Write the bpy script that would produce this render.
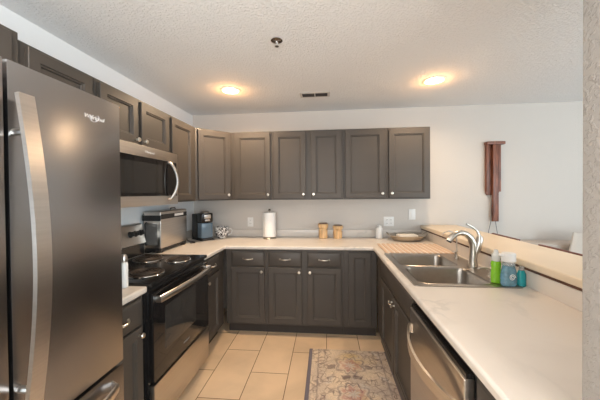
import bpy, bmesh, math, random
from mathutils import Vector, Matrix
for o in list(bpy.data.objects): bpy.data.objects.remove(o)
S = bpy.context.scene
COL = S.collection
PI = math.pi
random.seed(4)

# ------------------------------------------------------------ camera
cd = bpy.data.cameras.new('camera'); cam = bpy.data.objects.new('camera', cd); COL.objects.link(cam)
cd.sensor_width = 36; cd.lens = 277.92/600*36; cd.shift_y = -3.61/600; cd.clip_start = .02
Rv = Vector((0.99551, 0.09418, -0.00909)); Uv = Vector((0.00799, 0.01213, 0.99989)); Fv = Vector((-0.09428, 0.99548, -0.01132))
M = Matrix((Rv, Uv, -Fv)).transposed().to_4x4(); M.translation = Vector((1.6767, -3.384, 1.4427))
cam.matrix_world = M
S.camera = cam

# ------------------------------------------------------------ world, lights, exposure
W = bpy.data.worlds.new('sky'); S.world = W; W.use_nodes = True
W.node_tree.nodes['Background'].inputs[0].default_value = (.70, .82, 1, 1)
W.node_tree.nodes['Background'].inputs[1].default_value = 1.0
def light(name, kind, loc, rot, power, color, **kw):
    l = bpy.data.lights.new(name, kind); l.energy = power; l.color = color
    for k, v in kw.items(): setattr(l, k, v)
    o = bpy.data.objects.new(name, l); COL.objects.link(o); o.location = loc; o.rotation_euler = rot
    return o
COOL = (.80, .90, 1.0); WARM = (1.0, .72, .44)
# living room daylight and fill added behind the camera, all tilted toward the ceiling
light('daylight_and_fill', 'AREA', (6.45, -3.9, 1.3), (0, PI/2+.40, 0), 55, COOL, shape='RECTANGLE', size=1.9, size_y=3.0)
light('daylight_and_fill', 'AREA', (2.0, -5.75, 1.30), (PI/2+1.0, 0, 0), 215, (.95, .98, .97), shape='RECTANGLE', size=3.4, size_y=1.9)  # unseen fill added behind the camera, aimed steeply up to brighten the ceiling
light('daylight_and_fill', 'AREA', (4.9, -5.75, 1.30), (PI/2+.50, 0, .62), 112, (.75, .93, 1.0), shape='RECTANGLE', size=1.6, size_y=1.9)  # second unseen light added at rear right, cool and tilted up
CANS = [(.77, -.78), (2.64, -.80), (.77, -2.9), (2.30, -4.3)]
S.view_settings.view_transform = 'Standard'; S.view_settings.look = 'None'
S.view_settings.exposure = 0.0; S.view_settings.gamma = 1; S.view_settings.use_curve_mapping = False

# ------------------------------------------------------------ materials
def mat(name, col, rough=.5, metal=0, spec=.5, noise=0, nscale=8, bump=0, bscale=60, trans=0, emit=None, estr=0, coat=0, aniso=None, alpha=1, stretch=None, ior=None):
    m = bpy.data.materials.new(name); m.use_nodes = True
    n = m.node_tree.nodes; L = m.node_tree.links; b = n['Principled BSDF']
    b.inputs['Base Color'].default_value = (*col, 1); b.inputs['Roughness'].default_value = rough
    b.inputs['Metallic'].default_value = metal; b.inputs['Specular IOR Level'].default_value = spec
    b.inputs['Transmission Weight'].default_value = trans; b.inputs['Coat Weight'].default_value = coat
    if ior: b.inputs['IOR'].default_value = ior
    if emit: b.inputs['Emission Color'].default_value = (*emit, 1); b.inputs['Emission Strength'].default_value = estr
    tc = n.new('ShaderNodeTexCoord'); mp = n.new('ShaderNodeMapping'); L.new(tc.outputs['Object'], mp.inputs[0])
    if stretch: mp.inputs['Scale'].default_value = stretch
    t = n.new('ShaderNodeTexNoise'); t.inputs['Scale'].default_value = nscale; t.inputs['Detail'].default_value = 4
    L.new(mp.outputs[0], t.inputs['Vector'])
    r = n.new('ShaderNodeMapRange'); L.new(t.outputs['Fac'], r.inputs[0])
    r.inputs[1].default_value = .3; r.inputs[2].default_value = .7; r.inputs[3].default_value = 1-noise; r.inputs[4].default_value = 1+noise
    h = n.new('ShaderNodeHueSaturation'); h.inputs['Color'].default_value = (*col, 1); L.new(r.outputs[0], h.inputs['Value'])
    L.new(h.outputs[0], b.inputs['Base Color'])
    if bump:
        t2 = n.new('ShaderNodeTexNoise'); t2.inputs['Scale'].default_value = bscale; t2.inputs['Detail'].default_value = 3
        L.new(mp.outputs[0], t2.inputs['Vector'])
        bp = n.new('ShaderNodeBump'); bp.inputs['Strength'].default_value = bump; bp.inputs['Distance'].default_value = .01
        L.new(t2.outputs['Fac'], bp.inputs['Height']); L.new(bp.outputs[0], b.inputs['Normal'])
    return m
class NT:
    """small node helper"""
    def __init__(s, name, rough=.5):
        s.m = bpy.data.materials.new(name); s.m.use_nodes = True; s.n = s.m.node_tree.nodes; s.L = s.m.node_tree.links
        s.b = s.n['Principled BSDF']; s.b.inputs['Roughness'].default_value = rough
        s.tc = s.n.new('ShaderNodeTexCoord')
    def node(s, t, **kw):
        x = s.n.new(t)
        for k, v in kw.items(): setattr(x, k, v)
        return x
    def put(s, inp, v):
        if hasattr(v, 'is_linked') or hasattr(v, 'links'): s.L.new(v, inp)
        else: inp.default_value = v
    def math(s, op, a, b=0.0, c=0.0):
        x = s.node('ShaderNodeMath', operation=op)
        for i, v in enumerate((a, b, c)): s.put(x.inputs[i], v)
        return x.outputs[0]
    def mix(s, f, a, b, mode='MIX'):
        x = s.node('ShaderNodeMix', data_type='RGBA', blend_type=mode)
        s.put(x.inputs[0], f); s.put(x.inputs[6], a if not isinstance(a, tuple) else (*a, 1)); s.put(x.inputs[7], b if not isinstance(b, tuple) else (*b, 1))
        return x.outputs[2]
    def noise(s, v, scale, detail=3, dist=0):
        x = s.node('ShaderNodeTexNoise'); x.inputs['Scale'].default_value = scale; x.inputs['Detail'].default_value = detail
        x.inputs['Distortion'].default_value = dist; s.L.new(v, x.inputs['Vector']); return x.outputs['Fac']
    def ramp(s, f, lo, hi, a=0., b=1.):
        x = s.node('ShaderNodeMapRange'); s.put(x.inputs[0], f)
        for i, v in enumerate((lo, hi, a, b)): x.inputs[i+1].default_value = v
        return x.outputs[0]
    def bump(s, h, st, d=.01):
        x = s.node('ShaderNodeBump'); x.inputs['Strength'].default_value = st; x.inputs['Distance'].default_value = d
        s.L.new(h, x.inputs['Height']); s.L.new(x.outputs[0], s.b.inputs['Normal'])

def make_wall(name, col, st, scale):
    t = NT(name, .85); v = t.tc.outputs['Object']
    f = t.noise(v, scale, 4, .4); g = t.ramp(f, .48, .62)
    t.bump(g, st, .006); t.put(t.b.inputs['Base Color'], (*col, 1)); return t.m
WALL = make_wall('wall_paint', (.60, .555, .51), .12, 70)
WALL_LIT = make_wall('daylit_wall_paint', (.86, .87, .875), .12, 70)  # left wall: cool daylight put into the colour, brighter and bluer than the back wall
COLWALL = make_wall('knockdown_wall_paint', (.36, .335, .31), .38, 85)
CEIL = make_wall('ceiling_texture', (.88, .875, .87), .6, 75)
CAB = mat('cabinet_paint', (.064, .054, .046), .45, spec=.36, noise=.05, nscale=5)
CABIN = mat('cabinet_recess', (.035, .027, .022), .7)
NICK = mat('brushed_nickel', (.62, .575, .52), .28, 1)
CHROME = mat('chrome', (.85, .85, .85), .1, 1)
STEEL = mat('stainless_steel', (.60, .56, .52), .30, 1, noise=.05, nscale=3, stretch=(1, 1, 40))
DSTEEL = mat('smoky_stainless_steel', (.355, .345, .345), .27, 1, noise=.06, nscale=2, stretch=(1, 1, .4))
SINK = mat('sink_steel', (.40, .365, .33), .30, 1, noise=.05, nscale=30, stretch=(1, 10, 1))
BLACK = mat('black_enamel', (.012, .011, .011), .18, noise=.1)
BLACKM = mat('black_plastic', (.018, .017, .017), .45)
GLASSB = mat('black_glass', (.010, .009, .009), .06, spec=.6)
DGLASS = mat('dark_window_glass', (.03, .028, .026), .05, spec=.7)
WHITE = mat('white_plastic', (.80, .79, .77), .4)
PAPER = mat('paper_towel', (.88, .87, .85), .9, bump=.2, bscale=90)
CERAM = mat('white_ceramic', (.84, .83, .81), .25)
TAN = mat('almond_laminate', (.79, .66, .50), .38, noise=.05, nscale=3)
DKWOOD = mat('dark_wood_edge', (.10, .045, .028), .5, noise=.3, nscale=20)
REDWOOD = mat('red_brown_wood', (.19, .068, .038), .4, noise=.45, nscale=14, stretch=(4, 4, .5))
RAILWOOD = mat('dark_cherry_wood', (.16, .052, .035), .4, noise=.2, nscale=10)
LTWOOD = mat('light_turned_wood', (.66, .43, .22), .5, noise=.22, nscale=12, stretch=(3, 3, .6))
LIDW = mat('brown_lid', (.16, .09, .06), .5)
CLOTH = mat('cream_cloth', (.80, .76, .70), .9, bump=.4, bscale=120)
SOFAM = mat('pale_upholstery', (.50, .45, .41), .95, bump=.3, bscale=150)
PILM = mat('pillow_fabric', (.56, .53, .49), .95, bump=.3, bscale=150)
GREYM = mat('charcoal_fabric', (.10, .10, .11), .9)
CARPET = mat('carpet', (.42, .36, .30), .95, bump=.6, bscale=300)
BLUEG = mat('blue_reservoir', (.10, .16, .22), .15, spec=.8)
PEWTER = mat('pewter', (.48, .42, .35), .28, 1, bump=.5, bscale=40)
GREEN = mat('green_dish_soap', (.28, .66, .03), .15, trans=.25)
BLUES = mat('blue_hand_soap', (.22, .46, .62), .06, trans=.6, noise=.25, nscale=60)
TEAL = mat('teal_soap', (.02, .42, .48), .15, trans=.2)
CLEAR = mat('clear_plastic', (.85, .88, .88), .1, trans=.75)
PANM = mat('drip_pan_metal', (.20, .14, .10), .3, .7)
COILM = mat('coil_metal', (.06, .045, .035), .4, .5)
MILKY = mat('milky_plastic', (.80, .82, .80), .25, trans=.25)
INKD = mat('grey_lettering', (.35, .34, .33), .4, .5)
SIDEG = mat('smoked_side_glass', (.16, .15, .14), .15, spec=.7)
LAMPG = mat('lit_bulb', (1, .9, .75), .5, emit=(1, .74, .42), estr=45)
INK = mat('silver_lettering', (.85, .85, .85), .3, .6)
INKW = mat('white_lettering', (.8, .8, .8), .5)
VENTD = mat('vent_dark', (.05, .04, .035), .7)
VENTW = mat('vent_frame_paint', (.62, .58, .54), .5)

def marble(name):
    t = NT(name, .32); v = t.tc.outputs['Object']
    w = t.noise(v, 1.6, 6, 1.2)
    vein = t.ramp(t.math('ABSOLUTE', t.math('SUBTRACT', w, .5)), .0, .022, 1, 0)
    blot = t.ramp(t.noise(v, 3.2, 4, .6), .52, .72)
    patch = t.ramp(t.noise(v, 2.2, 2), .45, .65)
    c = t.mix(t.math('MULTIPLY', blot, .42), (.68, .62, .56), (.54, .49, .44))
    c = t.mix(t.math('MULTIPLY', t.math('MULTIPLY', vein, patch), .55), c, (.46, .43, .40))
    t.put(t.b.inputs['Base Color'], c); return t.m
MARBLE = marble('white_marble_laminate')

def tile_floor():
    t = NT('floor_tile', .30); v = t.tc.outputs['Object']
    sx = t.node('ShaderNodeSeparateXYZ'); t.L.new(v, sx.inputs[0])
    cx = t.node('ShaderNodeCombineXYZ')
    t.put(cx.inputs[0], t.math('ADD', sx.outputs[1], .8954-.305+6.1)); t.put(cx.inputs[1], t.math('ADD', sx.outputs[0], -.7529+3.05))
    b = t.node('ShaderNodeTexBrick', offset=.5, offset_frequency=2); t.L.new(cx.outputs[0], b.inputs['Vector'])
    for k, val in (('Scale', 1), ('Mortar Size', .0028), ('Mortar Smooth', .1), ('Bias', 0), ('Brick Width', .61), ('Row Height', .305)): b.inputs[k].default_value = val
    b.inputs['Color1'].default_value = (.70, .51, .335, 1); b.inputs['Color2'].default_value = (.63, .455, .295, 1); b.inputs['Mortar'].default_value = (.13, .07, .04, 1)
    n = t.ramp(t.noise(v, 3, 4, .5), .35, .65, .90, 1.08)
    h = t.node('ShaderNodeHueSaturation'); t.L.new(b.outputs['Color'], h.inputs['Color']); t.put(h.inputs['Value'], n)
    t.put(t.b.inputs['Base Color'], h.outputs[0])
    t.put(t.b.inputs['Roughness'], t.ramp(b.outputs['Fac'], 0, 1, .33, .9))
    t.bump(t.math('SUBTRACT', 1, b.outputs['Fac']), .4, .004); return t.m
TILE = tile_floor()

def rug_mat():
    t = NT('woven_rug', .95); v = t.tc.outputs['Object']
    sx = t.node('ShaderNodeSeparateXYZ'); t.L.new(v, sx.inputs[0]); X, Y = sx.outputs[0], sx.outputs[1]   # local: x centred -.35...35, y 0..-1.3
    ax = t.math('ABSOLUTE', X)
    wob = t.math('MULTIPLY', t.math('SUBTRACT', t.noise(v, 9, 2), .5), .10)
    cv = t.node('ShaderNodeCombineXYZ'); t.put(cv.inputs[0], t.math('ADD', ax, wob)); t.put(cv.inputs[1], t.math('SUBTRACT', Y, wob))
    vo = t.node('ShaderNodeTexVoronoi', distance='CHEBYCHEV'); vo.inputs['Scale'].default_value = 8; t.L.new(cv.outputs[0], vo.inputs['Vector'])
    d = vo.outputs['Distance']
    l1 = t.ramp(t.math('ABSOLUTE', t.math('SUBTRACT', t.math('FRACT', t.math('MULTIPLY', d, 2.6)), .5)), .02, .13, 1, 0)
    wear = t.ramp(t.noise(v, 22, 4), .42, .56)
    fine = t.ramp(t.noise(v, 110, 2), .45, .62)
    base = t.mix(t.ramp(t.noise(v, 5, 3), .38, .62), (.72, .57, .41), (.53, .42, .335))
    base = t.mix(t.math('MULTIPLY', t.ramp(t.noise(v, 3.2, 1), .55, .68), .55), base, (.70, .48, .16))
    base = t.mix(t.math('MULTIPLY', t.ramp(t.noise(v, 6.5, 2, 1), .58, .68), .5), base, (.66, .60, .52))
    base = t.mix(t.math('MULTIPLY', t.math('MULTIPLY', l1, t.ramp(wear, 0, 1, .45, 1)), .85), base, (.13, .085, .085))
    v2 = t.node('ShaderNodeTexVoronoi', distance='EUCLIDEAN', feature='DISTANCE_TO_EDGE'); v2.inputs['Scale'].default_value = 19; t.L.new(cv.outputs[0], v2.inputs['Vector'])
    l2 = t.ramp(v2.outputs['Distance'], .03, .10, 1, 0)
    base = t.mix(t.math('MULTIPLY', t.math('MULTIPLY', l2, t.ramp(t.noise(v, 12, 3), .42, .58)), .60), base, (.17, .115, .11))
    # medallions down the middle
    yy = t.math('SUBTRACT', t.math('FRACT', t.math('MULTIPLY', t.math('ADD', Y, 3.06), 3.0)), .5)
    r = t.math('SQRT', t.math('ADD', t.math('POWER', t.math('MULTIPLY', X, 7), 2.0), t.math('POWER', t.math('MULTIPLY', yy, 2.6), 2.0)))
    ang = t.math('MULTIPLY', t.math('COSINE', t.math('MULTIPLY', t.math('ARCTAN2', yy, t.math('MULTIPLY', X, 4)), 8.0)), .12)
    r = t.math('ADD', r, ang)
    disc = t.ramp(r, .55, .66, 1, 0); ring = t.ramp(t.math('ABSOLUTE', t.math('SUBTRACT', r, .78)), .03, .09, 1, 0); core = t.ramp(r, .18, .26, 1, 0)
    base = t.mix(t.math('MULTIPLY', t.math('MULTIPLY', disc, t.ramp(wear, 0, 1, .2, .8)), .75), base, (.44, .17, .15))
    base = t.mix(t.math('MULTIPLY', ring, .5), base, (.16, .12, .14))
    base = t.mix(t.math('MULTIPLY', core, .8), base, (.60, .52, .44))
    # inner border line and grey woven binding
    bl = t.ramp(t.math('ABSOLUTE', t.math('SUBTRACT', ax, .265)), .003, .008, 1, 0)
    base = t.mix(t.math('MULTIPLY', bl, .45), base, (.16, .12, .13))
    base = t.mix(t.math('MULTIPLY', fine, .28), base, (.20, .16, .15))
    base = t.mix(t.ramp(ax, .318, .322), base, (.155, .13, .15))
    t.put(t.b.inputs['Base Color'], base); t.bump(t.noise(v, 400, 1), .4, .003); return t.m
RUG = rug_mat()

def stripe_mat():
    t = NT('striped_slats', .6); v = t.tc.outputs['Object']
    sx = t.node('ShaderNodeSeparateXYZ'); t.L.new(v, sx.inputs[0])
    f = t.math('FRACT', t.math('MULTIPLY', t.math('ADD', sx.outputs[0], .292), 1/.045))
    c = t.mix(t.ramp(f, .50, .54), (.66, .47, .34), (.74, .63, .54)); t.put(t.b.inputs['Base Color'], c); return t.m
STRIPE = stripe_mat()
def mug_mat():
    t = NT('mug_pattern', .15); v = t.tc.outputs['Object']
    f = t.noise(v, 42, 2, 1.2); c = t.mix(t.ramp(f, .47, .52), (.03, .025, .025), (.78, .76, .74))
    t.put(t.b.inputs['Base Color'], c); return t.m
MUGM = mug_mat()

# ------------------------------------------------------------ mesh helpers
class MB:
    def __init__(s): s.bm = bmesh.new()
    def _merge(s, b, mtx=None):
        if mtx is not None: b.transform(mtx)
        me = bpy.data.meshes.new('tmp'); b.to_mesh(me); b.free(); s.bm.from_mesh(me); bpy.data.meshes.remove(me); return s
    def box(s, x0, x1, y0, y1, z0, z1, bev=0, seg=2, mtx=None):
        b = bmesh.new(); bmesh.ops.create_cube(b, size=1)
        for v in b.verts: v.co = Vector(((x0+x1)/2+v.co.x*(x1-x0), (y0+y1)/2+v.co.y*(y1-y0), (z0+z1)/2+v.co.z*(z1-z0)))
        if bev: bmesh.ops.bevel(b, geom=list(b.edges), offset=bev, segments=seg, affect='EDGES', profile=.6)
        return s._merge(b, mtx)
    def lathe(s, prof, n=32, c=(0, 0, 0), mtx=None, sx=1, sy=1, cap=True):
        b = bmesh.new(); rings = []
        for r, z in prof:
            if r < 1e-6: rings.append([b.verts.new((c[0], c[1], c[2]+z))])
            else: rings.append([b.verts.new((c[0]+r*sx*math.cos(2*PI*i/n), c[1]+r*sy*math.sin(2*PI*i/n), c[2]+z)) for i in range(n)])
        for a, d in zip(rings, rings[1:]):
            if len(a) == 1 and len(d) == 1: continue
            for i in range(n):
                j = (i+1) % n
                if len(a) == 1: b.faces.new((a[0], d[j], d[i])) if True else None
                elif len(d) == 1: b.faces.new((a[i], a[j], d[0]))
                else: b.faces.new((a[i], a[j], d[j], d[i]))
        if cap:
            for k, rg in ((0, rings[0]), (1, rings[-1])):
                if len(rg) > 1: b.faces.new(rg[::-1] if k == 0 else rg)
        bmesh.ops.recalc_face_normals(b, faces=b.faces)
        return s._merge(b, mtx)
    def tube(s, pts, r, n=10, ry=None, up=(0, 0, 1), closed=False, ph=0):
        """sweep an ellipse (r along side, ry along up) along pts; r may be a list"""
        P = [Vector(p) for p in pts]; b = bmesh.new(); rings = []; m = len(P)
        nrm = Vector(up)
        for i, p in enumerate(P):
            if closed: t = (P[(i+1) % m]-P[i-1]).normalized()
            else: t = (P[min(i+1, m-1)]-P[max(i-1, 0)]).normalized()
            nrm = (nrm - t*nrm.dot(t))
            if nrm.length < 1e-4: nrm = t.orthogonal()
            nrm.normalize(); sd = t.cross(nrm).normalized()
            ra = r[i] if isinstance(r, (list, tuple)) else r
            rb = ra if ry is None else (ry[i] if isinstance(ry, (list, tuple)) else ry)
            rings.append([b.verts.new(p+sd*ra*math.cos(2*PI*k/n+ph)+nrm*rb*math.sin(2*PI*k/n+ph)) for k in range(n)])
        prs = list(zip(rings, rings[1:]))
        if closed: prs.append((rings[-1], rings[0]))
        for a, d in prs:
            for k in range(n): b.faces.new((a[k], a[(k+1) % n], d[(k+1) % n], d[k]))
        if not closed: b.faces.new(rings[0][::-1]); b.faces.new(rings[-1])
        bmesh.ops.recalc_face_normals(b, faces=b.faces)
        return s._merge(b)
    def prism(s, poly, z0, z1, bev=0, mtx=None):
        b = bmesh.new(); lo = [b.verts.new((x, y, z0)) for x, y in poly]; hi = [b.verts.new((x, y, z1)) for x, y in poly]
        n = len(poly); b.faces.new(lo[::-1]); b.faces.new(hi)
        for i in range(n): b.faces.new((lo[i], lo[(i+1) % n], hi[(i+1) % n], hi[i]))
        bmesh.ops.recalc_face_normals(b, faces=b.faces)
        if bev: bmesh.ops.bevel(b, geom=list(b.edges), offset=bev, segments=2, affect='EDGES', profile=.6)
        return s._merge(b, mtx)
    def rings(s, loops, cap0=True, cap1=True):
        """loft equal-length loops of 3d points"""
        b = bmesh.new(); R = [[b.verts.new(p) for p in l] for l in loops]; n = len(R[0])
        for a, d in zip(R, R[1:]):
            for k in range(n): b.faces.new((a[k], a[(k+1) % n], d[(k+1) % n], d[k]))
        if cap0: b.faces.new(R[0][::-1])
        if cap1: b.faces.new(R[-1])
        bmesh.ops.recalc_face_normals(b, faces=b.faces)
        return s._merge(b)
    def plate(s, outer, holes, z0, z1):
        """flat slab with holes; loops are lists of (x, y)"""
        b = bmesh.new(); allv = []
        for lp in [outer]+holes:
            vs = [b.verts.new((x, y, z1)) for x, y in lp]; allv.append(vs)
            for i in range(len(vs)): b.edges.new((vs[i], vs[(i+1) % len(vs)]))
        bmesh.ops.triangle_fill(b, use_beauty=True, use_dissolve=False, edges=list(b.edges))
        top = list(b.faces); ret = bmesh.ops.extrude_face_region(b, geom=top)
        for g in ret['geom']:
            if isinstance(g, bmesh.types.BMVert): g.co.z = z0
        bmesh.ops.recalc_face_normals(b, faces=b.faces)
        return s._merge(b)
    def cells(s, xs, ys, inside, z0, z1):
        b = bmesh.new(); V = {}
        def gv(i, j):
            if (i, j) not in V: V[(i, j)] = b.verts.new((xs[i], ys[j], z1))
            return V[(i, j)]
        for i in range(len(xs)-1):
            for j in range(len(ys)-1):
                if inside((xs[i]+xs[i+1])/2, (ys[j]+ys[j+1])/2): b.faces.new((gv(i, j), gv(i+1, j), gv(i+1, j+1), gv(i, j+1)))
        ret = bmesh.ops.extrude_face_region(b, geom=list(b.faces))
        for g in ret['geom']:
            if isinstance(g, bmesh.types.BMVert): g.co.z = z0
        bmesh.ops.recalc_face_normals(b, faces=b.faces)
        return s._merge(b)
    def build(s, name, m, parent=None, loc=None, rz=0, sharp=32, bevel=None):
        for f in s.bm.faces: f.smooth = True
        for e in s.bm.edges:
            if len(e.link_faces) == 2: e.smooth = e.calc_face_angle(0) < math.radians(sharp)
        me = bpy.data.meshes.new(name); s.bm.to_mesh(me); s.bm.free()
        o = bpy.data.objects.new(name, me); COL.objects.link(o); me.materials.append(m)
        if parent: o.parent = parent
        if loc: o.location = loc
        if rz: o.rotation_euler = (0, 0, rz)
        if bevel:
            md = o.modifiers.new('bevel', 'BEVEL'); md.width = bevel; md.segments = 3; md.limit_method = 'ANGLE'; md.angle_limit = math.radians(50)
        return o
def tag(o, label, cat, group=None):
    o['label'] = label; o['category'] = cat
    if group: o['group'] = group
    return o
def thing(name, label, cat, loc=(0, 0, 0), rz=0, group=None):
    o = bpy.data.objects.new(name, None); COL.objects.link(o); o.location = loc; o.rotation_euler = (0, 0, rz); o.empty_display_size = .05
    return tag(o, label, cat, group)
def struct(o): o['kind'] = 'structure'; return o
def arc(p0, p1, bow, n=13, pw=1.0):
    p0, p1, bow = Vector(p0), Vector(p1), Vector(bow)
    return [p0.lerp(p1, i/n)+bow*(math.sin(PI*i/n)**pw) for i in range(n+1)]
def circle(cx, cy, r, n=32): return [(cx+r*math.cos(2*PI*i/n), cy+r*math.sin(2*PI*i/n)) for i in range(n)]
def rrect(x0, x1, y0, y1, r, z=None, n=6):
    out = []
    for cx, cy, a in ((x1-r, y1-r, 0), (x0+r, y1-r, PI/2), (x0+r, y0+r, PI), (x1-r, y0+r, 3*PI/2)):
        for i in range(n+1):
            t = a+PI/2*i/n; p = (cx+r*math.cos(t), cy+r*math.sin(t)); out.append(p if z is None else (*p, z))
    return out
def text(name, s, size, m, parent, mtx, depth=.0006, shear=0, space=1):
    c = bpy.data.curves.new(name, 'FONT'); c.body = s; c.size = size; c.extrude = depth; c.align_x = 'CENTER'; c.align_y = 'CENTER'; c.shear = shear; c.space_character = space
    t = bpy.data.objects.new('tmp', c); COL.objects.link(t)
    dg = bpy.context.evaluated_depsgraph_get(); dg.update()
    me = bpy.data.meshes.new_from_object(t.evaluated_get(dg)); bpy.data.objects.remove(t)
    me.transform(mtx); me.materials.clear(); me.materials.append(m)
    o = bpy.data.objects.new(name, me); COL.objects.link(o); o.parent = parent; return o
# text frame on a face that looks toward +X (reading along +Y) 
def face_px(x, y, z): return Matrix(((0, 0, 1, x), (1, 0, 0, y), (0, 1, 0, z), (0, 0, 0, 1)))
def face_ny(x, y, z): return Matrix(((1, 0, 0, x), (0, 0, -1, y), (0, 1, 0, z), (0, 0, 0, 1)))

# ------------------------------------------------------------ the room
H = 2.437; XR = 6.5; YN = -5.8
struct(MB().box(-.1, 2.86, YN, 0, -.1, 0).build('floor', TILE))
struct(MB().box(2.86, XR, YN, 0, -.1, 0).build('floor_living', CARPET))
holes = [circle(x, y, .075) for x, y in CANS]
struct(MB().plate([(-.1, YN), (XR, YN), (XR, .1), (-.1, .1)], holes, H, H+.012).build('ceiling', CEIL))
struct(MB().box(-.1, XR, 0, .1, 0, H).build('wall_back', WALL))
struct(MB().box(-.1, 0, YN, 0, 0, H).build('wall_left', WALL_LIT))
def wall_with_window(name, horiz, c, a0, a1, w0, w1, z0, z1):
    b = MB()
    segs = [(a0, w0, 0, H), (w1, a1, 0, H), (w0, w1, 0, z0), (w0, w1, z1, H)]
    for p, q, u, v in segs:
        if horiz: b.box(p, q, c-.1, c, u, v)
        else: b.box(c, c+.1, p, q, u, v)
    return struct(b.build(name, WALL))
wall_with_window('wall_right', False, XR, YN, .1, -5.4, -2.4, .3, 2.25)
wall_with_window('wall_front', True, YN, -.1, XR, 0.8, 5.75, .3, 2.28)
# full height textured wall at the near end of the peninsula, and low wall under the bar
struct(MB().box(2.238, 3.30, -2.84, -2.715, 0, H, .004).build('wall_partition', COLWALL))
struct(MB().box(2.799, 2.925, -2.712, 0, 0, 1.004).build('wall_peninsula', WALL))
b = MB()
b.box(2.925, 2.94, -2.712, 0, 0, .09); struct(b.build('baseboard_peninsula', WHITE))

# ------------------------------------------------------------ cabinetry (local frame: x along the front, front toward -y, back toward +y)
def panel_door(w, h, t=.020, fr=.052):
    """recessed panel door, local x 0..w, z 0..h, back at y=0, front at y=-t"""
    prof = [(0, 0), (0, t-.003), (.003, t), (fr, t), (fr+.003, t-.006), (fr+.010, t-.007), (fr+.014, t-.016)]
    loops = [[(i, -d, i), (w-i, -d, i), (w-i, -d, h-i), (i, -d, h-i)] for i, d in prof]
    return MB().rings(loops)
def slab_front(w, h, t=.020):
    prof = [(0, 0), (0, t-.009), (.004, t-.006), (.012, t-.002), (.016, t)]
    loops = [[(i, -d, i), (w-i, -d, i), (w-i, -d, h-i), (i, -d, h-i)] for i, d in prof]
    return MB().rings(loops)
KN = [(.0, .0), (.0075, .0), (.006, .010), (.008, .014), (.0145, .018), (.0155, .023), (.012, .028), (0, .030)]
TOFRONT = Matrix.Rotation(PI/2, 4, 'X')          # lathe axis z -> -y
def knob(parent, x, z):
    return MB().lathe(KN, 16, mtx=Matrix.Translation((x, -.020, z)) @ TOFRONT).build('knob', NICK, parent)
def pull(parent, x, z, L=.10):
    b = MB(); b.tube(arc((x-L/2, -.020, z), (x+L/2, -.020, z), (0, -.030, 0), 12, .6), .0055, 8, ry=.0065)
    for s in (-1, 1): b.lathe([(.009, 0), (.009, .004), (.006, .006)], 12, mtx=Matrix.Translation((x+s*L/2, -.020, z)) @ TOFRONT)
    return b.build('drawer_pull', NICK, parent)
def cabinet(name, label, cat, loc, rz, w, d, z0, z1, doors, drawers=(), kick=False, group=None, ends=None):
    """doors: (x0,x1,z0,z1,knob_x,knob_z) ; drawers: (x0,x1,z0,z1,pull)"""
    t = thing(name, label, cat, loc, rz, group)
    body = MB()
    if kick:
        body.box(0, w, 0, d, .108, z1, .0015, 1).box(.0, w, .075, .09, 0, .108)
        body.box(0, w, d-.02, d, 0, .108)
    else: body.box(0, w, 0, d, z0, z1, .0015, 1)
    body.build('body', CAB, t)
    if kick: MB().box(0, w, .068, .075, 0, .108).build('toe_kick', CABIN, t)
    for x0, x1, a, c, kx, kz in doors:
        dd = panel_door(x1-x0, c-a).build('door', CAB, t, (x0, 0, a))
        if kx is not None: knob(dd, kx-x0, kz-a)
    for x0, x1, a, c, pl in drawers:
        dd = slab_front(x1-x0, c-a).build('drawer_front', CAB, t, (x0, 0, a))
        if pl: pull(dd, (x1-x0)/2, (c-a)/2)
    return t
G = .876; DZ0, DZ1 = .705, .855; PZ0, PZ1 = .130, .695
# --- back wall base run, faces at Y=-.61
cabinet('base_cabinet', 'dark base cabinet, drawer over one door, nearest the left corner', 'cabinet', (.645, -.61, 0), 0, .420, .60, 0, G,
        [(.058, .401, PZ0, PZ1, .375, .655)], [(.058, .401, DZ0, DZ1, True)], True, 'base cabinets along the back wall')
cabinet('base_cabinet', 'wide dark base cabinet with two drawers over two doors, middle of back wall', 'cabinet', (1.066, -.61, 0), 0, .776, .60, 0, G,
        [(.023, .361, PZ0, PZ1, .335, .655), (.416, .752, PZ0, PZ1, .442, .655)], [(.023, .361, DZ0, DZ1, True), (.416, .752, DZ0, DZ1, True)], True, 'base cabinets along the back wall')
cabinet('base_cabinet', 'dark corner base cabinet with one full-height door and no drawer', 'cabinet', (1.843, -.61, 0), 0, .320, .60, 0, G,
        [(.045, .262, PZ0, DZ1, None, None)], (), True, 'base cabinets along the back wall')
# --- left run right of the range (faces +X): local x -> +Y
cabinet('base_cabinet', 'dark base cabinet between black range and left corner, drawer above door', 'cabinet', (.61, -1.098, 0), PI/2, .486, .60, 0, G,
        [(.03, .345, PZ0, PZ1, .062, .655)], [(.03, .345, DZ0, DZ1, True)], True)
# --- small cabinet between the fridge and the range
cabinet('base_cabinet', 'narrow dark base cabinet squeezed between refrigerator and range', 'cabinet', (.61, -2.265, 0), PI/2, .392, .60, 0, G,
        [(.03, .365, PZ0, PZ1, .335, .655)], [(.03, .365, DZ0, DZ1, True)], True)
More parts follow.
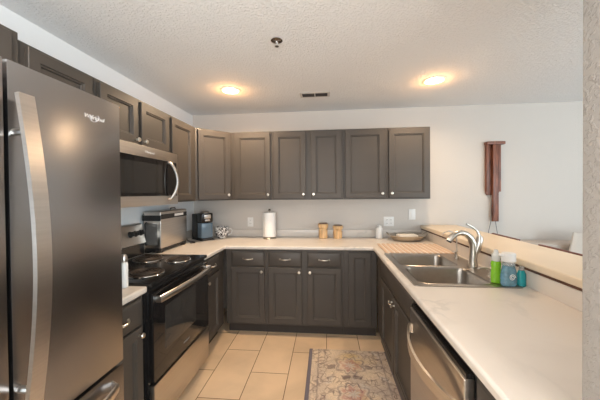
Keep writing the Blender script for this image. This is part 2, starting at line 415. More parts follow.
# --- right run (faces -X): local x -> -Y
cabinet('sink_cabinet', 'dark sink base cabinet with two doors under a false drawer front, under the sink', 'cabinet', (2.165, -.632, 0), -PI/2, 1.178, .625, 0, .72,
        [(.27, .715, PZ0, PZ1, .690, .645), (.728, 1.165, PZ0, PZ1, .755, .645)], (), True)
sc_ = [o for o in bpy.data.objects if o.name == 'sink_cabinet'][0]
MB().box(0, 1.178, 0, .020, .72, G).build('face_rail', CAB, sc_)
slab_front(.895, .150).build('false_drawer_front', CAB, sc_, (.27, 0, DZ0))
cabinet('base_cabinet', 'narrow dark base cabinet past the dishwasher, against the textured wall', 'cabinet', (2.165, -2.43, 0), -PI/2, .28, .60, 0, G,
        [(.02, .26, PZ0, PZ1, .05, .655)], [(.02, .26, DZ0, DZ1, True)], True)
# --- wall cabinets
UZ0, UZ1 = 1.372, 2.134; DU0, DU1 = 1.386, 2.116
def upper(label, loc, rz, w, d, doors, z0=UZ0, z1=UZ1, group=None):
    return cabinet('wall_cabinet', label, 'cabinet', loc, rz, w, d, z0, z1, doors, (), False, group)
GB = 'wall cabinets on the back wall'
upper('single-door dark wall cabinet beside the angled corner cabinet', (.612, -.325, 0), 0, .468, .322, [(.044, .447, DU0, DU1, .423, 1.430)], group=GB)
upper('two-door dark wall cabinet in the middle of the back wall', (1.081, -.325, 0), 0, .781, .322, [(.018, .372, DU0, DU1, .346, 1.432), (.432, .760, DU0, DU1, .458, 1.432)], group=GB)
upper('dark wall cabinet above the white jar, its knob at lower right', (1.863, -.325, 0), 0, .457, .322, [(.023, .434, DU0, DU1, .410, 1.434)], group=GB)
upper('last dark wall cabinet on the right, its knob at lower left', (2.321, -.325, 0), 0, .452, .322, [(.023, .437, DU0, DU1, .050, 1.434)], group=GB)
# diagonal corner cabinet
cc = thing('corner_wall_cabinet', 'angled dark corner wall cabinet above the coffee maker', 'cabinet', (0, 0, 0))
MB().prism([(.004, -.004), (.004, -.610), (.325, -.610), (.610, -.325), (.610, -.004)], UZ0, UZ1, .0015).build('body', CAB, cc)
L = math.hypot(.285, .285); dd = panel_door(L-.05, DU1-DU0).build('door', CAB, cc, (.325+.025*.7071, -.610+.025*.7071, DU0), PI/4); knob(dd, L-.05-.026, .045)
# left wall uppers (faces +X)
upper('tall dark wall cabinet between microwave and corner', (.325, -1.100, 0), PI/2, .488, .322, [(.028, .405, DU0, DU1, .05, 1.43)])
upper('short dark two-door wall cabinet above the microwave', (.325, -1.866, 0), PI/2, .764, .322, [(.022, .357, 1.806, DU1, .333, 1.832), (.392, .742, 1.806, DU1, .418, 1.832)], 1.788)
upper('dark wall cabinet half hidden behind the top corner of the refrigerator', (.325, -2.284, 0), PI/2, .416, .322, [(.040, .385, DU0, DU1, .36, 1.43)])
upper('dark cabinet above the refrigerator, at the left edge', (.345, -3.16, 0), PI/2, .874, .34, [(.02, .42, 1.87, 2.135, .39, 1.90), (.44, .835, 1.87, 2.135, .47, 1.90)], 1.85, 2.153)

# ------------------------------------------------------------ worktops
cx0, cx1 = 2.1266, 2.797
xs = [.003, .642, cx0, 2.200, 2.712, cx1]; ys = [-2.712, -1.750, -.962, -.635, -.003]; ysl = sorted(ys+[-1.100])
def inside(x, y):
    if 2.200 < x < 2.712 and -1.75 < y < -.962: return False
    if y > -.635: return True
    if x < .642 and y > -1.100: return True
    return x > cx0
ct = MB().cells(xs, ysl, inside, G, .914).build('countertop', MARBLE, bevel=.011)
tag(ct, 'white marble-look U-shaped worktop around back wall and sink', 'countertop')
b = MB(); b.box(.003, 2.797, -.020, -.003, .914, 1.000, .004); b.box(.003, .020, -1.098, -.020, .914, 1.000, .004); b.box(2.777, 2.796, -2.712, -.020, .914, 1.003, .004)
b.build('backsplash', MARBLE, ct)
c2 = MB().cells([.003, .642], [-2.272, -1.870], lambda x, y: True, G, .914).build('countertop', MARBLE, bevel=.011)
tag(c2, 'small white worktop piece between refrigerator and range', 'countertop')
MB().box(.003, .020, -2.27, -1.872, .914, 1.0, .004).build('backsplash', MARBLE, c2)
bar = thing('breakfast_bar', 'long almond raised bar top on the low wall behind the sink', 'countertop', (2.97, -1.36, 1.004))
MB().box(-.20, .20, -1.35, 1.355, .014, .056, .012, 3).build('top', TAN, bar)
MB().box(-.190, .190, -1.348, 1.353, 0, .014).build('underlay', DKWOOD, bar)

# ------------------------------------------------------------ refrigerator
fr = thing('refrigerator', 'tall smoky stainless french-door refrigerator at far left', 'refrigerator', (.43, -2.71, 0))
ox, oy = .43, -2.71
MB().box(.03-ox, .725-ox, -3.125-oy, -2.295-oy, .03, 1.775, .004).build('body', BLACKM, fr)
def fdoor(y0, y1, z0, z1, name):
    b = MB()
    b.box(.735-ox, .815-ox, y0-oy, y1-oy, z0, z1, .0025, 2)
    return b.build(name, DSTEEL, fr)
dR = fdoor(-2.703, -2.290, .746, 1.816, 'door'); dL = fdoor(-3.125, -2.713, .746, 1.816, 'door')
dz = fdoor(-3.125, -2.290, .08, .733, 'freezer_drawer')
for par, yy in ((dR, -2.688), (dL, -2.835)):
    b = MB(); pts = arc((.850-ox, yy-oy, 1.722), (.850-ox, yy-oy, .80), (.045, 0, 0), 24, 1)
    b.tube(pts, .009, 4, ry=.0295, up=(0, 1, 0), ph=PI/4)
    for zz in (1.62, .90): b.tube([(.815-ox, yy-oy, zz), (.866-ox, yy-oy, zz)], .010, 8)
    b.build('handle', STEEL, par)
b = MB(); b.tube([(.815-ox, -3.05-oy, .675)]+arc((.845-ox, -3.04-oy, .675), (.845-ox, -2.365-oy, .675), (.035, 0, 0), 18, .7)+[(.815-ox, -2.352-oy, .675)], .008, 12, ry=.021)
b.build('handle', STEEL, dz)
text('logo', 'Whirlpool', .0215, INK, dR, face_px(.8155-ox, -2.418-oy, 1.731), shear=.25)
b = MB(); rp = [(0.8160-ox, -2.416-oy+.018*math.cos(a), 1.730+.013*math.sin(a)+.006*math.cos(a)) for a in [PI*.62+i/28*2*PI*.80 for i in range(29)]]
b.tube(rp, .0012, 6); b.build('logo_ring', INK, dR)
b = MB(); b.box(.60-ox, .76-ox, -2.36-oy, -2.30-oy, 1.775, 1.81, .004); b.build('hinge_cover', BLACKM, fr)
MB().box(.05-ox, .70-ox, -3.10-oy, -2.32-oy, 0, .03).build('base_grille', BLACKM, fr)

# ------------------------------------------------------------ range
ra = thing('range', 'black and stainless electric coil range on the left wall', 'stove', (.33, -1.485, 0))
rx, ry_ = .33, -1.485
y0, y1 = -1.864-ry_, -1.104-ry_
MB().box(.02-rx, .635-rx, y0, y1, .02, .900, .003).build('body', BLACK, ra)
b = MB(); b.box(.02-rx, .660-rx, y0-.001, y1+.001, .900, .926, .008, 3); b.build('cooktop', BLACK, ra)
dr = MB().box(.637-rx, .668-rx, y0+.004, y1-.004, .335, .868, .006).build('oven_door', GLASSB, ra)
b = MB(); b.rings([rrectl for rrectl in [[(.6685-rx, p, q) for p, q in rrect(-1.745-ry_, -1.335-ry_, .47, .745, .012)], [(.6700-rx, p, q) for p, q in rrect(-1.742-ry_, -1.338-ry_, .473, .742, .010)]]]); b.build('window', DGLASS, dr)
b = MB(); b.tube([(.668-rx, -1.83-ry_, .822)]+arc((.700-rx, -1.835-ry_, .825), (.700-rx, -1.130-ry_, .825), (.040, 0, .012), 20, .9)+[(.668-rx, -1.135-ry_, .822)], .009, 12, ry=.021); b.build('handle', STEEL, dr)
text('logo', 'Whirlpool', .020, INKD, dr, face_px(.6687-rx, -1.485-ry_, .395), shear=.25)
MB().box(.637-rx, .668-rx, y0+.004, y1-.004, .06, .318, .005).build('storage_drawer', STEEL, ra)
for yy in (y0+.05, y1-.05):
    for xx in (.58-rx, .10-rx): MB().lathe([(.02, 0), (.02, .02)], 12, (xx, yy, 0)).build('foot', BLACKM, ra)
# console, leaning back
con = MB(); sec = [(.02, .926), (.090, .926), (.088, 1.015), (.110, 1.030), (.070, 1.185), (.055, 1.195), (.02, 1.195)]
b = con; L0 = [(x-rx, y0, z) for x, z in sec]; L1 = [(x-rx, y1, z) for x, z in sec]; b.rings([L0, L1])
con = b.build('console', STEEL, ra)
b = MB(); b.box(.088-rx, .0915-rx, y0+.002, y1-.002, .928, 1.018); b.build('console_base', BLACK, con)
nv = Vector((.155, 0, .040)).normalized()
def on_console(y, s):   # s 0..1 up the face
    return Vector((.110-.040*s-rx, y-ry_, 1.030+.155*s))
RK = Matrix(((-.25, 0, .968, 0), (0, 1, 0, 0), (.968, 0, .25, 0), (0, 0, 0, 1)))
for yy in (-1.815, -1.752, -1.270, -1.207, -1.144):
    mt = Matrix.Translation(on_console(yy, .56)) @ Matrix(((0, -.25, .968, 0), (1, 0, 0, 0), (0, .968, .25, 0), (0, 0, 0, 1)))
    MB().lathe([(.026, 0), (.026, .004), (.021, .008), (.018, .024), (0, .026)], 20, mtx=mt).box(-.004, .004, -.019, .019, .022, .034, .001, 1, mtx=mt).build('knob', BLACKM, con)
b = MB(); mt = Matrix.Translation(on_console(-1.49, .56)) @ Matrix(((0, -.25, .968, 0), (1, 0, 0, 0), (0, .968, .25, 0), (0, 0, 0, 1)))
b.box(-.11, .11, -.035, .035, 0, .003, .001, 1, mtx=mt); b.build('display', BLACK, con)
for bx, by, br in ((.262, -1.305, .098), (.515, -1.310, .078), (.262, -1.672, .078), (.492, -1.672, .098)):
    c = (bx-rx, by-ry_, .926)
    pan = MB().lathe([(br+.012, 0.001), (br+.010, .004), (br+.002, .002), (.03, .001), (0, .001)], 36, c).build('drip_pan', PANM, ra)
    MB().tube([(c[0]+(br+.014)*math.cos(2*PI*i/40), c[1]+(br+.014)*math.sin(2*PI*i/40), c[2]+.003) for i in range(40)], .0035, 6, closed=True).build('trim_ring', CHROME, pan)
    b = MB(); tn = 4.2; n = 120
    b.tube([(c[0]+(.018+(br-.018)*i/n)*math.cos(2*PI*tn*i/n), c[1]+(.018+(br-.018)*i/n)*math.sin(2*PI*tn*i/n), c[2]+.014) for i in range(n+1)], .0058, 6, ry=.005)
    for k in range(3): a = k*2*PI/3+.4; b.tube([(c[0], c[1], c[2]+.008), (c[0]+br*math.cos(a), c[1]+br*math.sin(a), c[2]+.008)], .003, 6)
    b.build('coil', COILM, pan)

# ------------------------------------------------------------ microwave
mw = thing('microwave', 'stainless over-the-range microwave with black glass door', 'microwave', (.2, -1.484, 1.36))
mx, my, mz = .2, -1.484, 1.36; y0, y1 = -1.863-my, -1.105-my
MB().box(.004-mx, .380-mx, y0, y1, 1.365-mz, 1.786-mz, .003).build('body', STEEL, mw)
md = MB().box(.381-mx, .408-mx, y0, y1, 1.362-mz, 1.786-mz, .004).build('door', STEEL, mw)
gl = MB().box(.4082-mx, .4105-mx, y0+.0, y1-.022, 1.432-mz, 1.708-mz, .001, 1).build('glass_panel', GLASSB, md)
MB().box(.4106-mx, .4112-mx, y0+.03, -1.335-my, 1.455-mz, 1.668-mz).build('window', DGLASS, gl)
b = MB(); hy = -1.225-my
b.tube([(.408-mx, hy-.02, 1.702-mz)]+arc((.425-mx, hy-.015, 1.695-mz), (.425-mx, hy-.015, 1.405-mz), (.038, .035, 0), 20, .8)+[(.408-mx, hy-.02, 1.398-mz)], .014, 12, ry=.009, up=(1, 0, 0)); b.build('handle', STEEL, md)
text('logo', 'Whirlpool', .026, INK, md, face_px(.4085-mx, -1.484-my, 1.747-mz), shear=.25)
b = MB()
for i in range(14): b.box(.2-mx+.0, .34-mx, y0+.05+i*.048, y0+.075+i*.048, -.001, .004)
b.build('underside_vent', BLACKM, mw)

# ------------------------------------------------------------ dishwasher
dw = thing('dishwasher', 'stainless dishwasher with bowed towel-bar handle, right of the sink cabinet', 'dishwasher', (2.45, -2.12, 0))
qx, qy = 2.45, -2.12
MB().box(2.165-qx, 2.74-qx, -2.424-qy, -1.818-qy, .10, .868).build('body', BLACKM, dw)
MB().box(2.22-qx, 2.72-qx, -2.42-qy, -1.822-qy, 0, .10).build('toe_kick', BLACKM, dw)
dd = MB().box(2.128-qx, 2.163-qx, -2.420-qy, -1.822-qy, .112, .818, .007, 3).build('door', STEEL, dw)
MB().box(2.135-qx, 2.160-qx, -2.418-qy, -1.824-qy, .819, .836).build('control_strip', BLACK, dd)
b = MB(); b.tube([(2.128-qx, -1.872-qy, .725)]+arc((2.112-qx, -1.868-qy, .725), (2.112-qx, -2.412-qy, .712), (-.058, 0, -.006), 22, .8)+[(2.128-qx, -2.408-qy, .712)], .008, 4, ry=.034, ph=PI/4); b.build('handle', STEEL, dd)

# ------------------------------------------------------------ sink and taps
sk = thing('sink', 'double-bowl stainless drop-in sink in the right-hand worktop', 'sink', (2.456, -1.355, .914))
kx, ky = 2.456, -1.355
bowls = [(2.208-kx, 2.612-kx, -1.345-ky, -.975-ky), (2.208-kx, 2.612-kx, -1.738-ky, -1.382-ky)]
b = MB(); b.plate(rrect(2.166-kx, 2.745-kx, -1.775-ky, -.935-ky, .02), [rrect(*q, .055) for q in bowls], .0005, .0055); b.build('rim', SINK, sk)
for q in bowls:
    x0, x1, a, c = q; lp = []
    for ins, z, r in ((-.004, .0056, .057), (0, .0075, .055), (.003, .004, .052), (.008, -.012, .05), (.014, -.14, .05), (.022, -.163, .05), (.045, -.172, .05)):
        lp.append(rrect(x0+ins, x1-ins, a+ins, c-ins, r, z))
    bw = MB().rings(lp, cap0=False).build('bowl', SINK, sk)
    mx_, my_ = (x0+x1)/2, (a+c)/2
    MB().lathe([(.045, -.1715), (.043, -.169), (.030, -.170), (0, -.171)], 24, (mx_, my_, 0)).build('drain', CHROME, bw)
fa = thing('faucet', 'tall brushed nickel single-lever faucet behind the sink', 'faucet', (2.690, -1.350, .920))
MB().lathe([(.036, 0), (.036, .006), (.030, .012), (.027, .05)], 24).build('base', NICK, fa)
# body rises then sweeps over toward the bowls
pts = [(0, 0, .01), (.0, 0, .06), (.004, 0, .11), (.002, 0, .16), (-.015, 0, .20), (-.045, 0, .228), (-.080, 0, .238), (-.115, 0, .228), (-.142, 0, .206), (-.158, 0, .180)]
MB().tube(pts, [.028, .0275, .027, .0255, .023, .020, .019, .0195, .0205, .021], 16, up=(0, 1, 0)).build('spout', NICK, fa)
MB().tube([(-.156, 0, .183), (-.162, 0, .171)], .0165, 16, up=(0, 1, 0)).build('aerator', BLACKM, fa)
b = MB(); b.tube([(.004, -.010, .07), (.022, -.012, .12), (.034, -.014, .17), (.038, -.014, .205), (.034, -.014, .225)], [.012, .021, .023, .020, .011], 14, up=(0, 1, 0))
b.tube([(.035, -.014, .215), (.022, -.014, .250), (-.010, -.014, .278), (-.050, -.014, .300)], [.010, .008, .007, .007], 10, ry=[.010, .007, .006, .005], up=(0, 1, 0)); b.build('lever', NICK, fa)
ft = thing('drinking_water_tap', 'small thin gooseneck tap left of the main faucet', 'tap', (2.690, -1.100, .920))
b = MB(); b.lathe([(.020, 0), (.020, .005), (.012, .012), (.011, .045), (.014, .055), (.006, .065)], 20); b.build('base', NICK, ft)
b = MB(); b.tube([(0, 0, .06), (.004, 0, .13), (0, 0, .17), (-.020, 0, .203), (-.055, 0, .215), (-.090, 0, .205), (-.112, 0, .178)], .0048, 10, up=(0, 1, 0)); b.build('spout', NICK, ft)
b = MB(); b.tube([(0, 0, .050), (-.035, 0, .052)], .004, 8); b.build('lever', NICK, ft)
sd = thing('soap_dispenser', 'low nickel soap pump on sink rim beside the bottles', 'soap dispenser', (2.672, -1.590, .920))
MB().lathe([(.022, 0), (.022, .006), (.014, .012), (.012, .035), (.016, .042), (.016, .056), (0, .060)], 20).build('base', NICK, sd)
MB().tube([(0, 0, .050), (-.04, .01, .054), (-.065, .018, .046)], .0055, 10).build('nozzle', NICK, sd)

# ------------------------------------------------------------ things on the worktop
# toaster oven, flipped up on its end against the wall
to = thing('toaster_oven', 'stainless toaster oven with black band, beside the range', 'toaster oven', (.110, -.792, .914), 0)
tx, ty, tz = .110, -.792, .914
MB().box(.035-tx, .196-tx, -1.026-ty, -.556-ty, .955-tz, 1.290-tz, .010, 3).build('body', STEEL, to)
MB().box(.050-tx, .185-tx, -1.030-ty, -.60-ty, .930-tz, .957-tz, .004).build('bottom_tray', BLACKM, to)
b = MB(); b.box(.1965-tx, .2000-tx, -1.020-ty, -.562-ty, 1.218-tz, 1.262-tz, .002, 1); b.box(.025-tx, .2000-tx, -1.0310-ty, -1.0265-ty, 1.205-tz, 1.255-tz, .002, 1); b.build('black_band', BLACKM, to)
MB().box(.2002-tx, .2010-tx, -.80-ty, -.635-ty, 1.232-tz, 1.256-tz).build('label_strip', WHITE, to)
MB().box(.055-tx, .165-tx, -1.0285-ty, -1.0262-ty, .985-tz, 1.180-tz, .001, 1).build('side_window', SIDEG, to)
b = MB(); b.tube([(.062-tx, -1.028-ty, 1.192-tz), (.062-tx, -1.045-ty, 1.18-tz), (.062-tx, -1.045-ty, 1.0-tz), (.062-tx, -1.028-ty, .985-tz)], .006, 8, up=(1, 0, 0)); b.build('handle', BLACKM, to)
for fx, fy in ((.17, -1.005), (.17, -.59), (.06, -1.005), (.06, -.59)):
    MB().box(fx-.022-tx, fx+.022-tx, fy-.020-ty, fy+.020-ty, 0.0005, .955-tz, .006).build('foot', BLACKM, to)
b = MB(); b.tube([(.10-tx, -.70-ty, 1.290-tz), (.10-tx, -.69-ty, 1.305-tz), (.10-tx, -.62-ty, 1.305-tz), (.10-tx, -.61-ty, 1.290-tz)], .006, 8); b.build('top_latch', BLACKM, to)
# cord
cd_ = MB().tube([(.225, -.545, .922), (.255, -.50, .919), (.235, -.46, .919), (.19, -.44, .920), (.14, -.42, .922), (.10, -.39, .94), (.06, -.34, .97), (.028, -.30, 1.06)], .0042, 8).build('power_cord', BLACKM)
tag(cd_, 'black power cord on worktop between toaster oven and coffee maker', 'cord')
# coffee maker
co = thing('coffee_maker', 'black and silver single-serve coffee maker in the left corner', 'coffee maker', (.235, -.265, .914), .88)
MB().box(-.075, .075, -.13, .12, 0, .022, .008).build('base', BLACKM, co)
MB().box(-.075, .075, -.010, .12, .02, .300, .012, 3).build('body', BLACKM, co)
MB().box(-.070, .070, -.125, -.008, .205, .312, .016, 3).build('brew_head', BLACK, co)
MB().lathe([(.052, 0), (.054, .010), (.046, .020), (0, .022)], 24, (0, -.062, .309)).build('lid', STEEL, co)
MB().box(-.040, .040, -.130, -.1245, .250, .295, .004).build('silver_trim', STEEL, co)
MB().box(-.030, .030, -.130, -.1245, .222, .240, .003).build('button_strip', STEEL, co)
MB().box(-.068, .068, -.118, -.012, .030, .200, .008, 2).build('water_reservoir', BLUEG, co)
MB().box(-.055, .055, -.128, -.120, .004, .030, .003).build('drip_tray', BLACK, co)
# mug
mu = thing('patterned_mug', 'large round mug with black and white pattern beside the coffee maker', 'mug', (.425, -.155, .914))
MB().lathe([(.042, 0), (.046, .004), (.070, .032), (.082, .072), (.083, .132), (.080, .136), (.077, .130), (.076, .072), (.064, .034), (.038, .010), (0, .008)], 36).build('bowl', MUGM, mu)
MB().tube([(.080, 0, .108), (.110, 0, .116), (.128, 0, .092), (.116, 0, .056), (.074, 0, .036)], .006, 10, up=(0, 1, 0)).build('handle', CERAM, mu)
# paper towels
ph = thing('paper_towel_holder', 'metal paper towel stand with round base and finial', 'paper towel holder', (1.008, -.155, .914))
MB().lathe([(.080, 0), (.080, .008), (.072, .016), (.012, .020), (0, .020)], 36).build('base', PEWTER, ph)
MB().lathe([(.005, .018), (.005, .326), (0, .326)], 12).build('rod', PEWTER, ph)
MB().lathe([(.0, .322), (.014, .324), (.016, .334), (.010, .344), (0, .348)], 16).build('finial', PEWTER, ph)
pr = MB().lathe([(.020, .0), (.072, .0), (.073, .003), (.073, .282), (.070, .285), (.020, .285), (.018, .282), (.018, .003), (.020, .0)], 48, cap=False).build('paper_towel_roll', PAPER, None, (1.008, -.155, .937))
tag(pr, 'full white paper towel roll on its metal stand', 'paper towels')
b = MB(); b.box(-.078, -.073, -.02, .045, .003, .280); b.build('loose_sheet', PAPER, pr)
# wooden canisters
for xx, hh, lab in ((1.636, .178, 'taller light wood mushroom-topped canister'), (1.806, .155, 'shorter light wood mushroom-topped canister, right of its taller twin')):
    cn = thing('wooden_canister', lab, 'canister', (xx, -.12, .914), 0, 'wooden canisters on the back worktop')
    k = hh/.178
    MB().lathe([(.046, 0), (.051, .004), (.051, .098*k), (.046, .104*k), (.044, .112*k), (.046, .116*k)], 32).build('body', LTWOOD, cn)
    MB().lathe([(.044, .112*k), (.054, .124*k), (.060, .140*k), (.060, .164*k), (.055, .170*k)], 32).build('cap', LTWOOD, cn)
    MB().lathe([(.050, .170*k), (.050, .176*k), (.046, .178*k), (0, .178*k)], 32).build('lid', LIDW, cn)
wj = thing('white_jar', 'small white ceramic jar against the back wall', 'jar', (2.282, -.10, .914))
MB().lathe([(.036, 0), (.041, .004), (.042, .05), (.042, .112), (.038, .124), (.030, .129), (.028, .131)], 32).build('body', CERAM, wj)
MB().lathe([(.028, .131), (.028, .144), (.022, .149), (0, .150)], 24).build('lid', CERAM, wj)
# tray
tr = thing('serving_tray', 'oval pewter tray with loop handles in the right corner', 'tray', (2.553, -.235, .914))
MB().lathe([(.125, .0), (.145, .003), (.170, .026), (.190, .052), (.195, .060), (.187, .056), (.164, .030), (.140, .009), (0, .008)], 48, sy=.80).build('dish', PEWTER, tr)
for s in (-1, 1):
    MB().tube([(s*.183, -.050, .050), (s*.200, -.048, .072), (s*.214, 0, .088), (s*.200, .048, .072), (s*.183, .050, .050)], .006, 8).build('handle', PEWTER, tr)
nk = MB()
nk.box(-.110, .105, -.070, .060, 0, .030, .010, 2); nk.box(-.095, .110, -.060, .065, .029, .056, .010, 2)
nk = nk.build('folded_napkins', CLOTH, None, (2.550, -.235, .9235), .08); tag(nk, 'folded cream napkins lying in the pewter tray', 'napkins')
# slatted drying mat
dm = MB()
n = 13
for i in range(n):
    x = -.292+i*.045
    dm.box(x, x+.042, -.212, .212, .003, .011, .003, 1)
dm.box(-.29, .29, -.165, -.150, .0005, .004); dm.box(-.29, .29, .150, .165, .0005, .004)
dm = dm.build('drying_mat', STRIPE, None, (2.478, -.712, .914)); tag(dm, 'peach and white striped slatted mat beyond the sink', 'drying mat')
# bottles
g1 = thing('dish_soap_bottle', 'slim bright green dish soap bottle with clear cap by the faucet', 'bottle', (2.640, -1.700, .920))
MB().lathe([(.022, 0), (.027, .004), (.028, .05), (.024, .085), (.027, .112), (.022, .126)], 24, sx=1.0, sy=.8).build('body', GREEN, g1)
MB().lathe([(.019, .126), (.022, .132), (.022, .160), (.014, .172), (.009, .190), (0, .191)], 20).build('cap', MILKY, g1)
g2 = thing('hand_soap_bottle', 'blue foaming hand soap bottle with white pump', 'bottle', (2.682, -1.742, .920))
MB().lathe([(.036, 0), (.041, .006), (.042, .045), (.037, .085), (.030, .112), (.026, .118)], 28, sy=.7).build('body', BLUES, g2)
MB().lathe([(.031, .112), (.031, .118), (.026, .135), (.024, .140)], 24, sy=.9).build('collar', CLEAR, g2)
b = MB(); b.lathe([(.028, .132), (.034, .136), (.034, .176), (.030, .182), (0, .183)], 24); b.box(-.046, 0, -.012, .012, .162, .178, .004); b.build('pump', WHITE, g2)
b = MB(); b.tube([(.0+(.016-.0004*i)*math.cos(i*.35), -.0325, .052+(.018-.0004*i)*math.sin(i*.35)) for i in range(34)], .0016, 6); b.build('label_swirl', INKW, g2)
g3 = thing('soap_bottle', 'small teal and clear bottle behind the blue soap', 'bottle', (2.752, -1.737, .9145))
MB().lathe([(.018, 0), (.022, .004), (.022, .070), (.014, .090)], 20, sy=.8).build('body', TEAL, g3)
MB().lathe([(.013, .090), (.013, .110), (.009, .114), (0, .115)], 20).build('cap', CLEAR, g3)
# white shaker left of the range, mostly behind the refrigerator
sh = thing('salt_shaker', 'small white shaker standing on worktop piece left of range', 'shaker', (.522, -1.903, .914))
MB().lathe([(.018, 0), (.021, .003), (.021, .130), (.018, .142), (.016, .146)], 20).build('body', CERAM, sh)
MB().lathe([(.018, .146), (.019, .150), (.018, .176), (.012, .188), (0, .190)], 20).build('lid', STEEL, sh)

# ------------------------------------------------------------ switches and outlets
def plate(label, x, z, w, h, n, kind, y=-.003):
    t = thing('wall_outlet' if kind == 'o' else 'light_switch', label, 'outlet' if kind == 'o' else 'switch', (x, -.0005, z))
    MB().box(-w/2, w/2, -.006, 0, -h/2, h/2, .0025, 2).build('plate', WHITE, t)
    for i in range(n):
        cx = (i-(n-1)/2)*.046
        if kind == 'o':
            for s in (-1, 1):
                r_ = MB().box(cx-.016, cx+.016, -.0085, -.006, s*.021-.014, s*.021+.014, .002, 2).build('receptacle', WHITE, t)
                b = MB(); b.box(cx-.008, cx-.005, -.0088, -.0084, s*.021-.004, s*.021+.006); b.box(cx+.005, cx+.008, -.0088, -.0084, s*.021-.004, s*.021+.006); b.build('slots', BLACKM, r_)
        else: MB().box(cx-.016, cx+.016, -.010, -.006, -.032, .032, .002, 2).build('rocker', WHITE, t)
plate('white wall outlet left of the paper towels', .735, 1.092, .072, .115, 1, 'o')
plate('wide white double outlet above the white jar', 2.412, 1.098, .118, .112, 2, 'o')
plate('white light switch at right end of back wall', 2.680, 1.182, .078, .125, 1, 's')

# ------------------------------------------------------------ ceiling fittings
names = ['round recessed ceiling light above the left corner cabinets, glowing', 'round recessed ceiling light near the right-hand wall cabinets, glowing', 'recessed ceiling light above the refrigerator', 'recessed ceiling light past the textured wall end']
for (x, y), lab in zip(CANS, names):
    t = thing('recessed_light', lab, 'ceiling light', (x, y, H), 0, 'recessed ceiling lights')
    MB().lathe([(.075, .0), (.096, -.001), (.094, -.006), (.078, -.008), (.0745, 0), (.075, .0)], 40, cap=False).build('trim_ring', WHITE, t)
    MB().lathe([(.0745, .0), (.072, .06), (.060, .11), (0, .112), (0, .114), (.064, .112), (.0755, .06), (.0760, .013)], 32, cap=False).build('can', VENTW, t)
    MB().lathe([(0, .014), (.022, .017), (.034, .028), (.035, .040), (.024, .065), (.013, .105)], 28).build('bulb', LAMPG, t)
    pw_, pc_ = {-.78: (74, (1, .75, .50)), -.80: (42, (1, .75, .50))}.get(y, (40, (1, .93, .86)))
    l = light('lamp_light', 'SPOT', (0, 0, .008), (0, 0, 0), pw_, pc_, spot_size=math.radians(165), spot_blend=.6, shadow_soft_size=.05); l.parent = t
    p_ = light('lamp_glow', 'POINT', (0, 0, -.07), (0, 0, 0), 2.6, (1, .50, .18), shadow_soft_size=.03); p_.parent = t
vt = thing('ceiling_vent', 'small rectangular two-slot air vent in the ceiling', 'vent', (1.570, -.570, H))
MB().box(-.150, .150, -.066, .066, -.006, -.0005, .002, 1).build('frame', VENTW, vt)
for s in (-1, 1):
    g_ = MB().box(s*.066-.060, s*.066+.060, -.042, .042, -.0075, -.0062).build('slot', VENTD, vt)
    b = MB()
    for k in range(4): b.box(s*.066-.058, s*.066+.058, -.032+k*.020, -.028+k*.020, -.011, -.0075)
    b.build('louver', VENTD, g_)
sp = thing('sprinkler_head', 'small round chrome fire sprinkler on the ceiling', 'sprinkler', (1.364, -1.590, H))
MB().lathe([(.036, -.0005), (.038, -.004), (.030, -.009), (.014, -.012), (0, -.012)], 28).build('escutcheon', mat('dark_chrome', (.25, .22, .20), .25, 1), sp)
b = MB(); b.lathe([(.010, -.011), (.010, -.022), (.004, -.026), (.004, -.036), (.014, -.038), (.014, -.040), (0, -.040)], 16)
for s in (-1, 1): b.tube([(s*.009, 0, -.020), (s*.012, 0, -.030), (s*.004, 0, -.038)], .0018, 6)
b.build('nozzle', CHROME, sp)

# ------------------------------------------------------------ rug
rg = MB().box(-.35, .35, -1.35, 0, 0, .008, .003, 1).build('rug', RUG, None, (1.862, -.835, .0005)); tag(rg, 'faded patterned runner rug with grey edging on tile floor', 'rug')

# ------------------------------------------------------------ wall decoration beyond the bar
wd = thing('wooden_wall_ornament', 'tall reddish-brown wooden ornament with hanging cords on the far wall', 'wall decoration', (3.572, -.002, 1.10))
wx, wz = 3.572, 1.10
b = MB(); pr_ = [(3.490-wx, 1.435-wz), (3.505-wx, 1.400-wz), (3.620-wx, 1.400-wz), (3.636-wx, 1.435-wz), (3.636-wx, 1.975-wz), (3.490-wx, 1.975-wz)]
P2Y = Matrix(((1, 0, 0, 0), (0, 0, -1, 0), (0, 1, 0, 0), (0, 0, 0, 1)))
b.prism(pr_, 0.0, .020, .002, mtx=P2Y); b.build('backboard', REDWOOD, wd)
b = MB(); b.box(3.488-wx, 3.510-wx, -.050, -.020, 1.44-wz, 1.972-wz, .002); b.box(3.616-wx, 3.638-wx, -.050, -.020, 1.44-wz, 1.972-wz, .002); b.build('side_rail', REDWOOD, wd)
MB().box(3.482-wx, 3.672-wx, -.075, -.0, 1.972-wz, 2.005-wz, .004).build('cap', REDWOOD, wd)
MB().box(3.548-wx, 3.606-wx, -.064, -.030, 1.105-wz, 1.975-wz, .003).build('pendulum_slat', REDWOOD, wd)
b = MB(); b.tube([(3.552-wx, -.03, 1.40-wz), (3.540-wx, -.03, 1.10-wz), (3.502-wx, -.02, .90-wz)], .003, 6); b.tube([(3.580-wx, -.045, 1.108-wz), (3.610-wx, -.03, .96-wz), (3.640-wx, -.02, .88-wz)], .003, 6)
b.tube([(3.502-wx, -.02, .90-wz), (3.57-wx, -.02, .86-wz), (3.640-wx, -.02, .88-wz)], .003, 6)
b.build('cord', GREYM, wd)

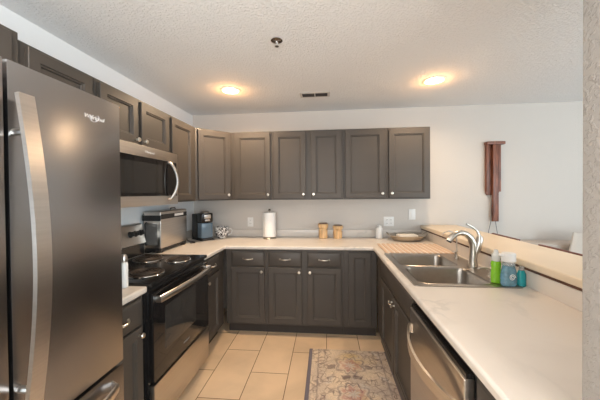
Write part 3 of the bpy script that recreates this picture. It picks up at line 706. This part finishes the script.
# ------------------------------------------------------------ bar stools, only their top rails show above the bar
def stool(y0, y1, label):
    w = y1-y0; t = thing('bar_stool', label, 'stool', (3.42, (y0+y1)/2, 0), 0, 'stools behind the bar')
    MB().box(-.185, .17, -w/2, w/2, .70, .745, .015, 3).build('seat', RAILWOOD, t)
    for sx in (-.165, .15):
        for s in (-1, 1): MB().tube([(sx, s*(w/2-.03), .70), (sx*1.15, s*(w/2-.015), 0)], [.018, .014], 8).build('leg', RAILWOOD, t)
    b = MB(); b.box(-.192, -.170, -w/2, w/2, .990, 1.052, .006); b.build('top_rail', RAILWOOD, t)
    for s in (-1, 1): MB().box(-.190, -.172, s*(w/2-.03)-.012, s*(w/2-.03)+.012, .74, .99).build('back_post', RAILWOOD, t)
    MB().tube([(-.17, -w/2+.03, .25), (-.17, w/2-.03, .25)], .010, 8).build('footrest', RAILWOOD, t)
stool(-.965, -.600, 'dark cherry stool behind the bar nearer the wall ornament')
stool(-1.545, -1.180, 'dark cherry stool behind the bar nearer the textured wall')

# ------------------------------------------------------------ sofa against the far wall
so = thing('sofa', 'pale upholstered sofa against the far wall beyond the bar', 'sofa', (4.7, -.50, 0))
MB().box(-1.05, 1.05, -.42, .42, .08, .42, .04, 3).build('base', SOFAM, so)
MB().box(-1.05, 1.05, .20, .48, .35, .90, .06, 4).build('backrest', SOFAM, so)
for s in (-1, 1):
    MB().box(s*.98-.10, s*.98+.10, -.44, .44, .08, .64, .05, 4).build('armrest', SOFAM, so)
    MB().box(s*.44-.43, s*.44+.43, -.40, .22, .41, .55, .04, 3).build('seat_cushion', SOFAM, so)
    for q in (-.36, .36): MB().lathe([(.02, 0), (.03, .08)], 12, (s*.95, q, 0)).build('foot', DKWOOD, so)
pw = MB()
pl = []
for i in range(9):
    t_ = (i/8-.5)*2; w_ = .23*(1-.06*abs(t_)); th = .07*math.sqrt(max(0, 1-t_*t_))+.006
    pl.append([(t_*.23, -th, -w_), (t_*.23, -th*1.3, 0), (t_*.23, -th, w_), (t_*.23, th, w_), (t_*.23, th*1.3, 0), (t_*.23, th, -w_)])
pw.rings(pl)
pw = pw.build('throw_pillow', PILM, None, (4.25, -.430, .742)); pw.rotation_euler = (math.radians(-14), .42, 0)
tag(pw, 'pale throw pillow propped on the sofa', 'pillow')
p2 = MB(); p2.rings([[(x, y*.8, z) for x, y, z in l] for l in pl])
p2 = p2.build('throw_pillow', GREYM, None, (4.42, -.600, .775)); p2.rotation_euler = (math.radians(-12), -.12, 0)
tag(p2, 'charcoal throw pillow on the sofa, mostly hidden by the textured wall', 'pillow')
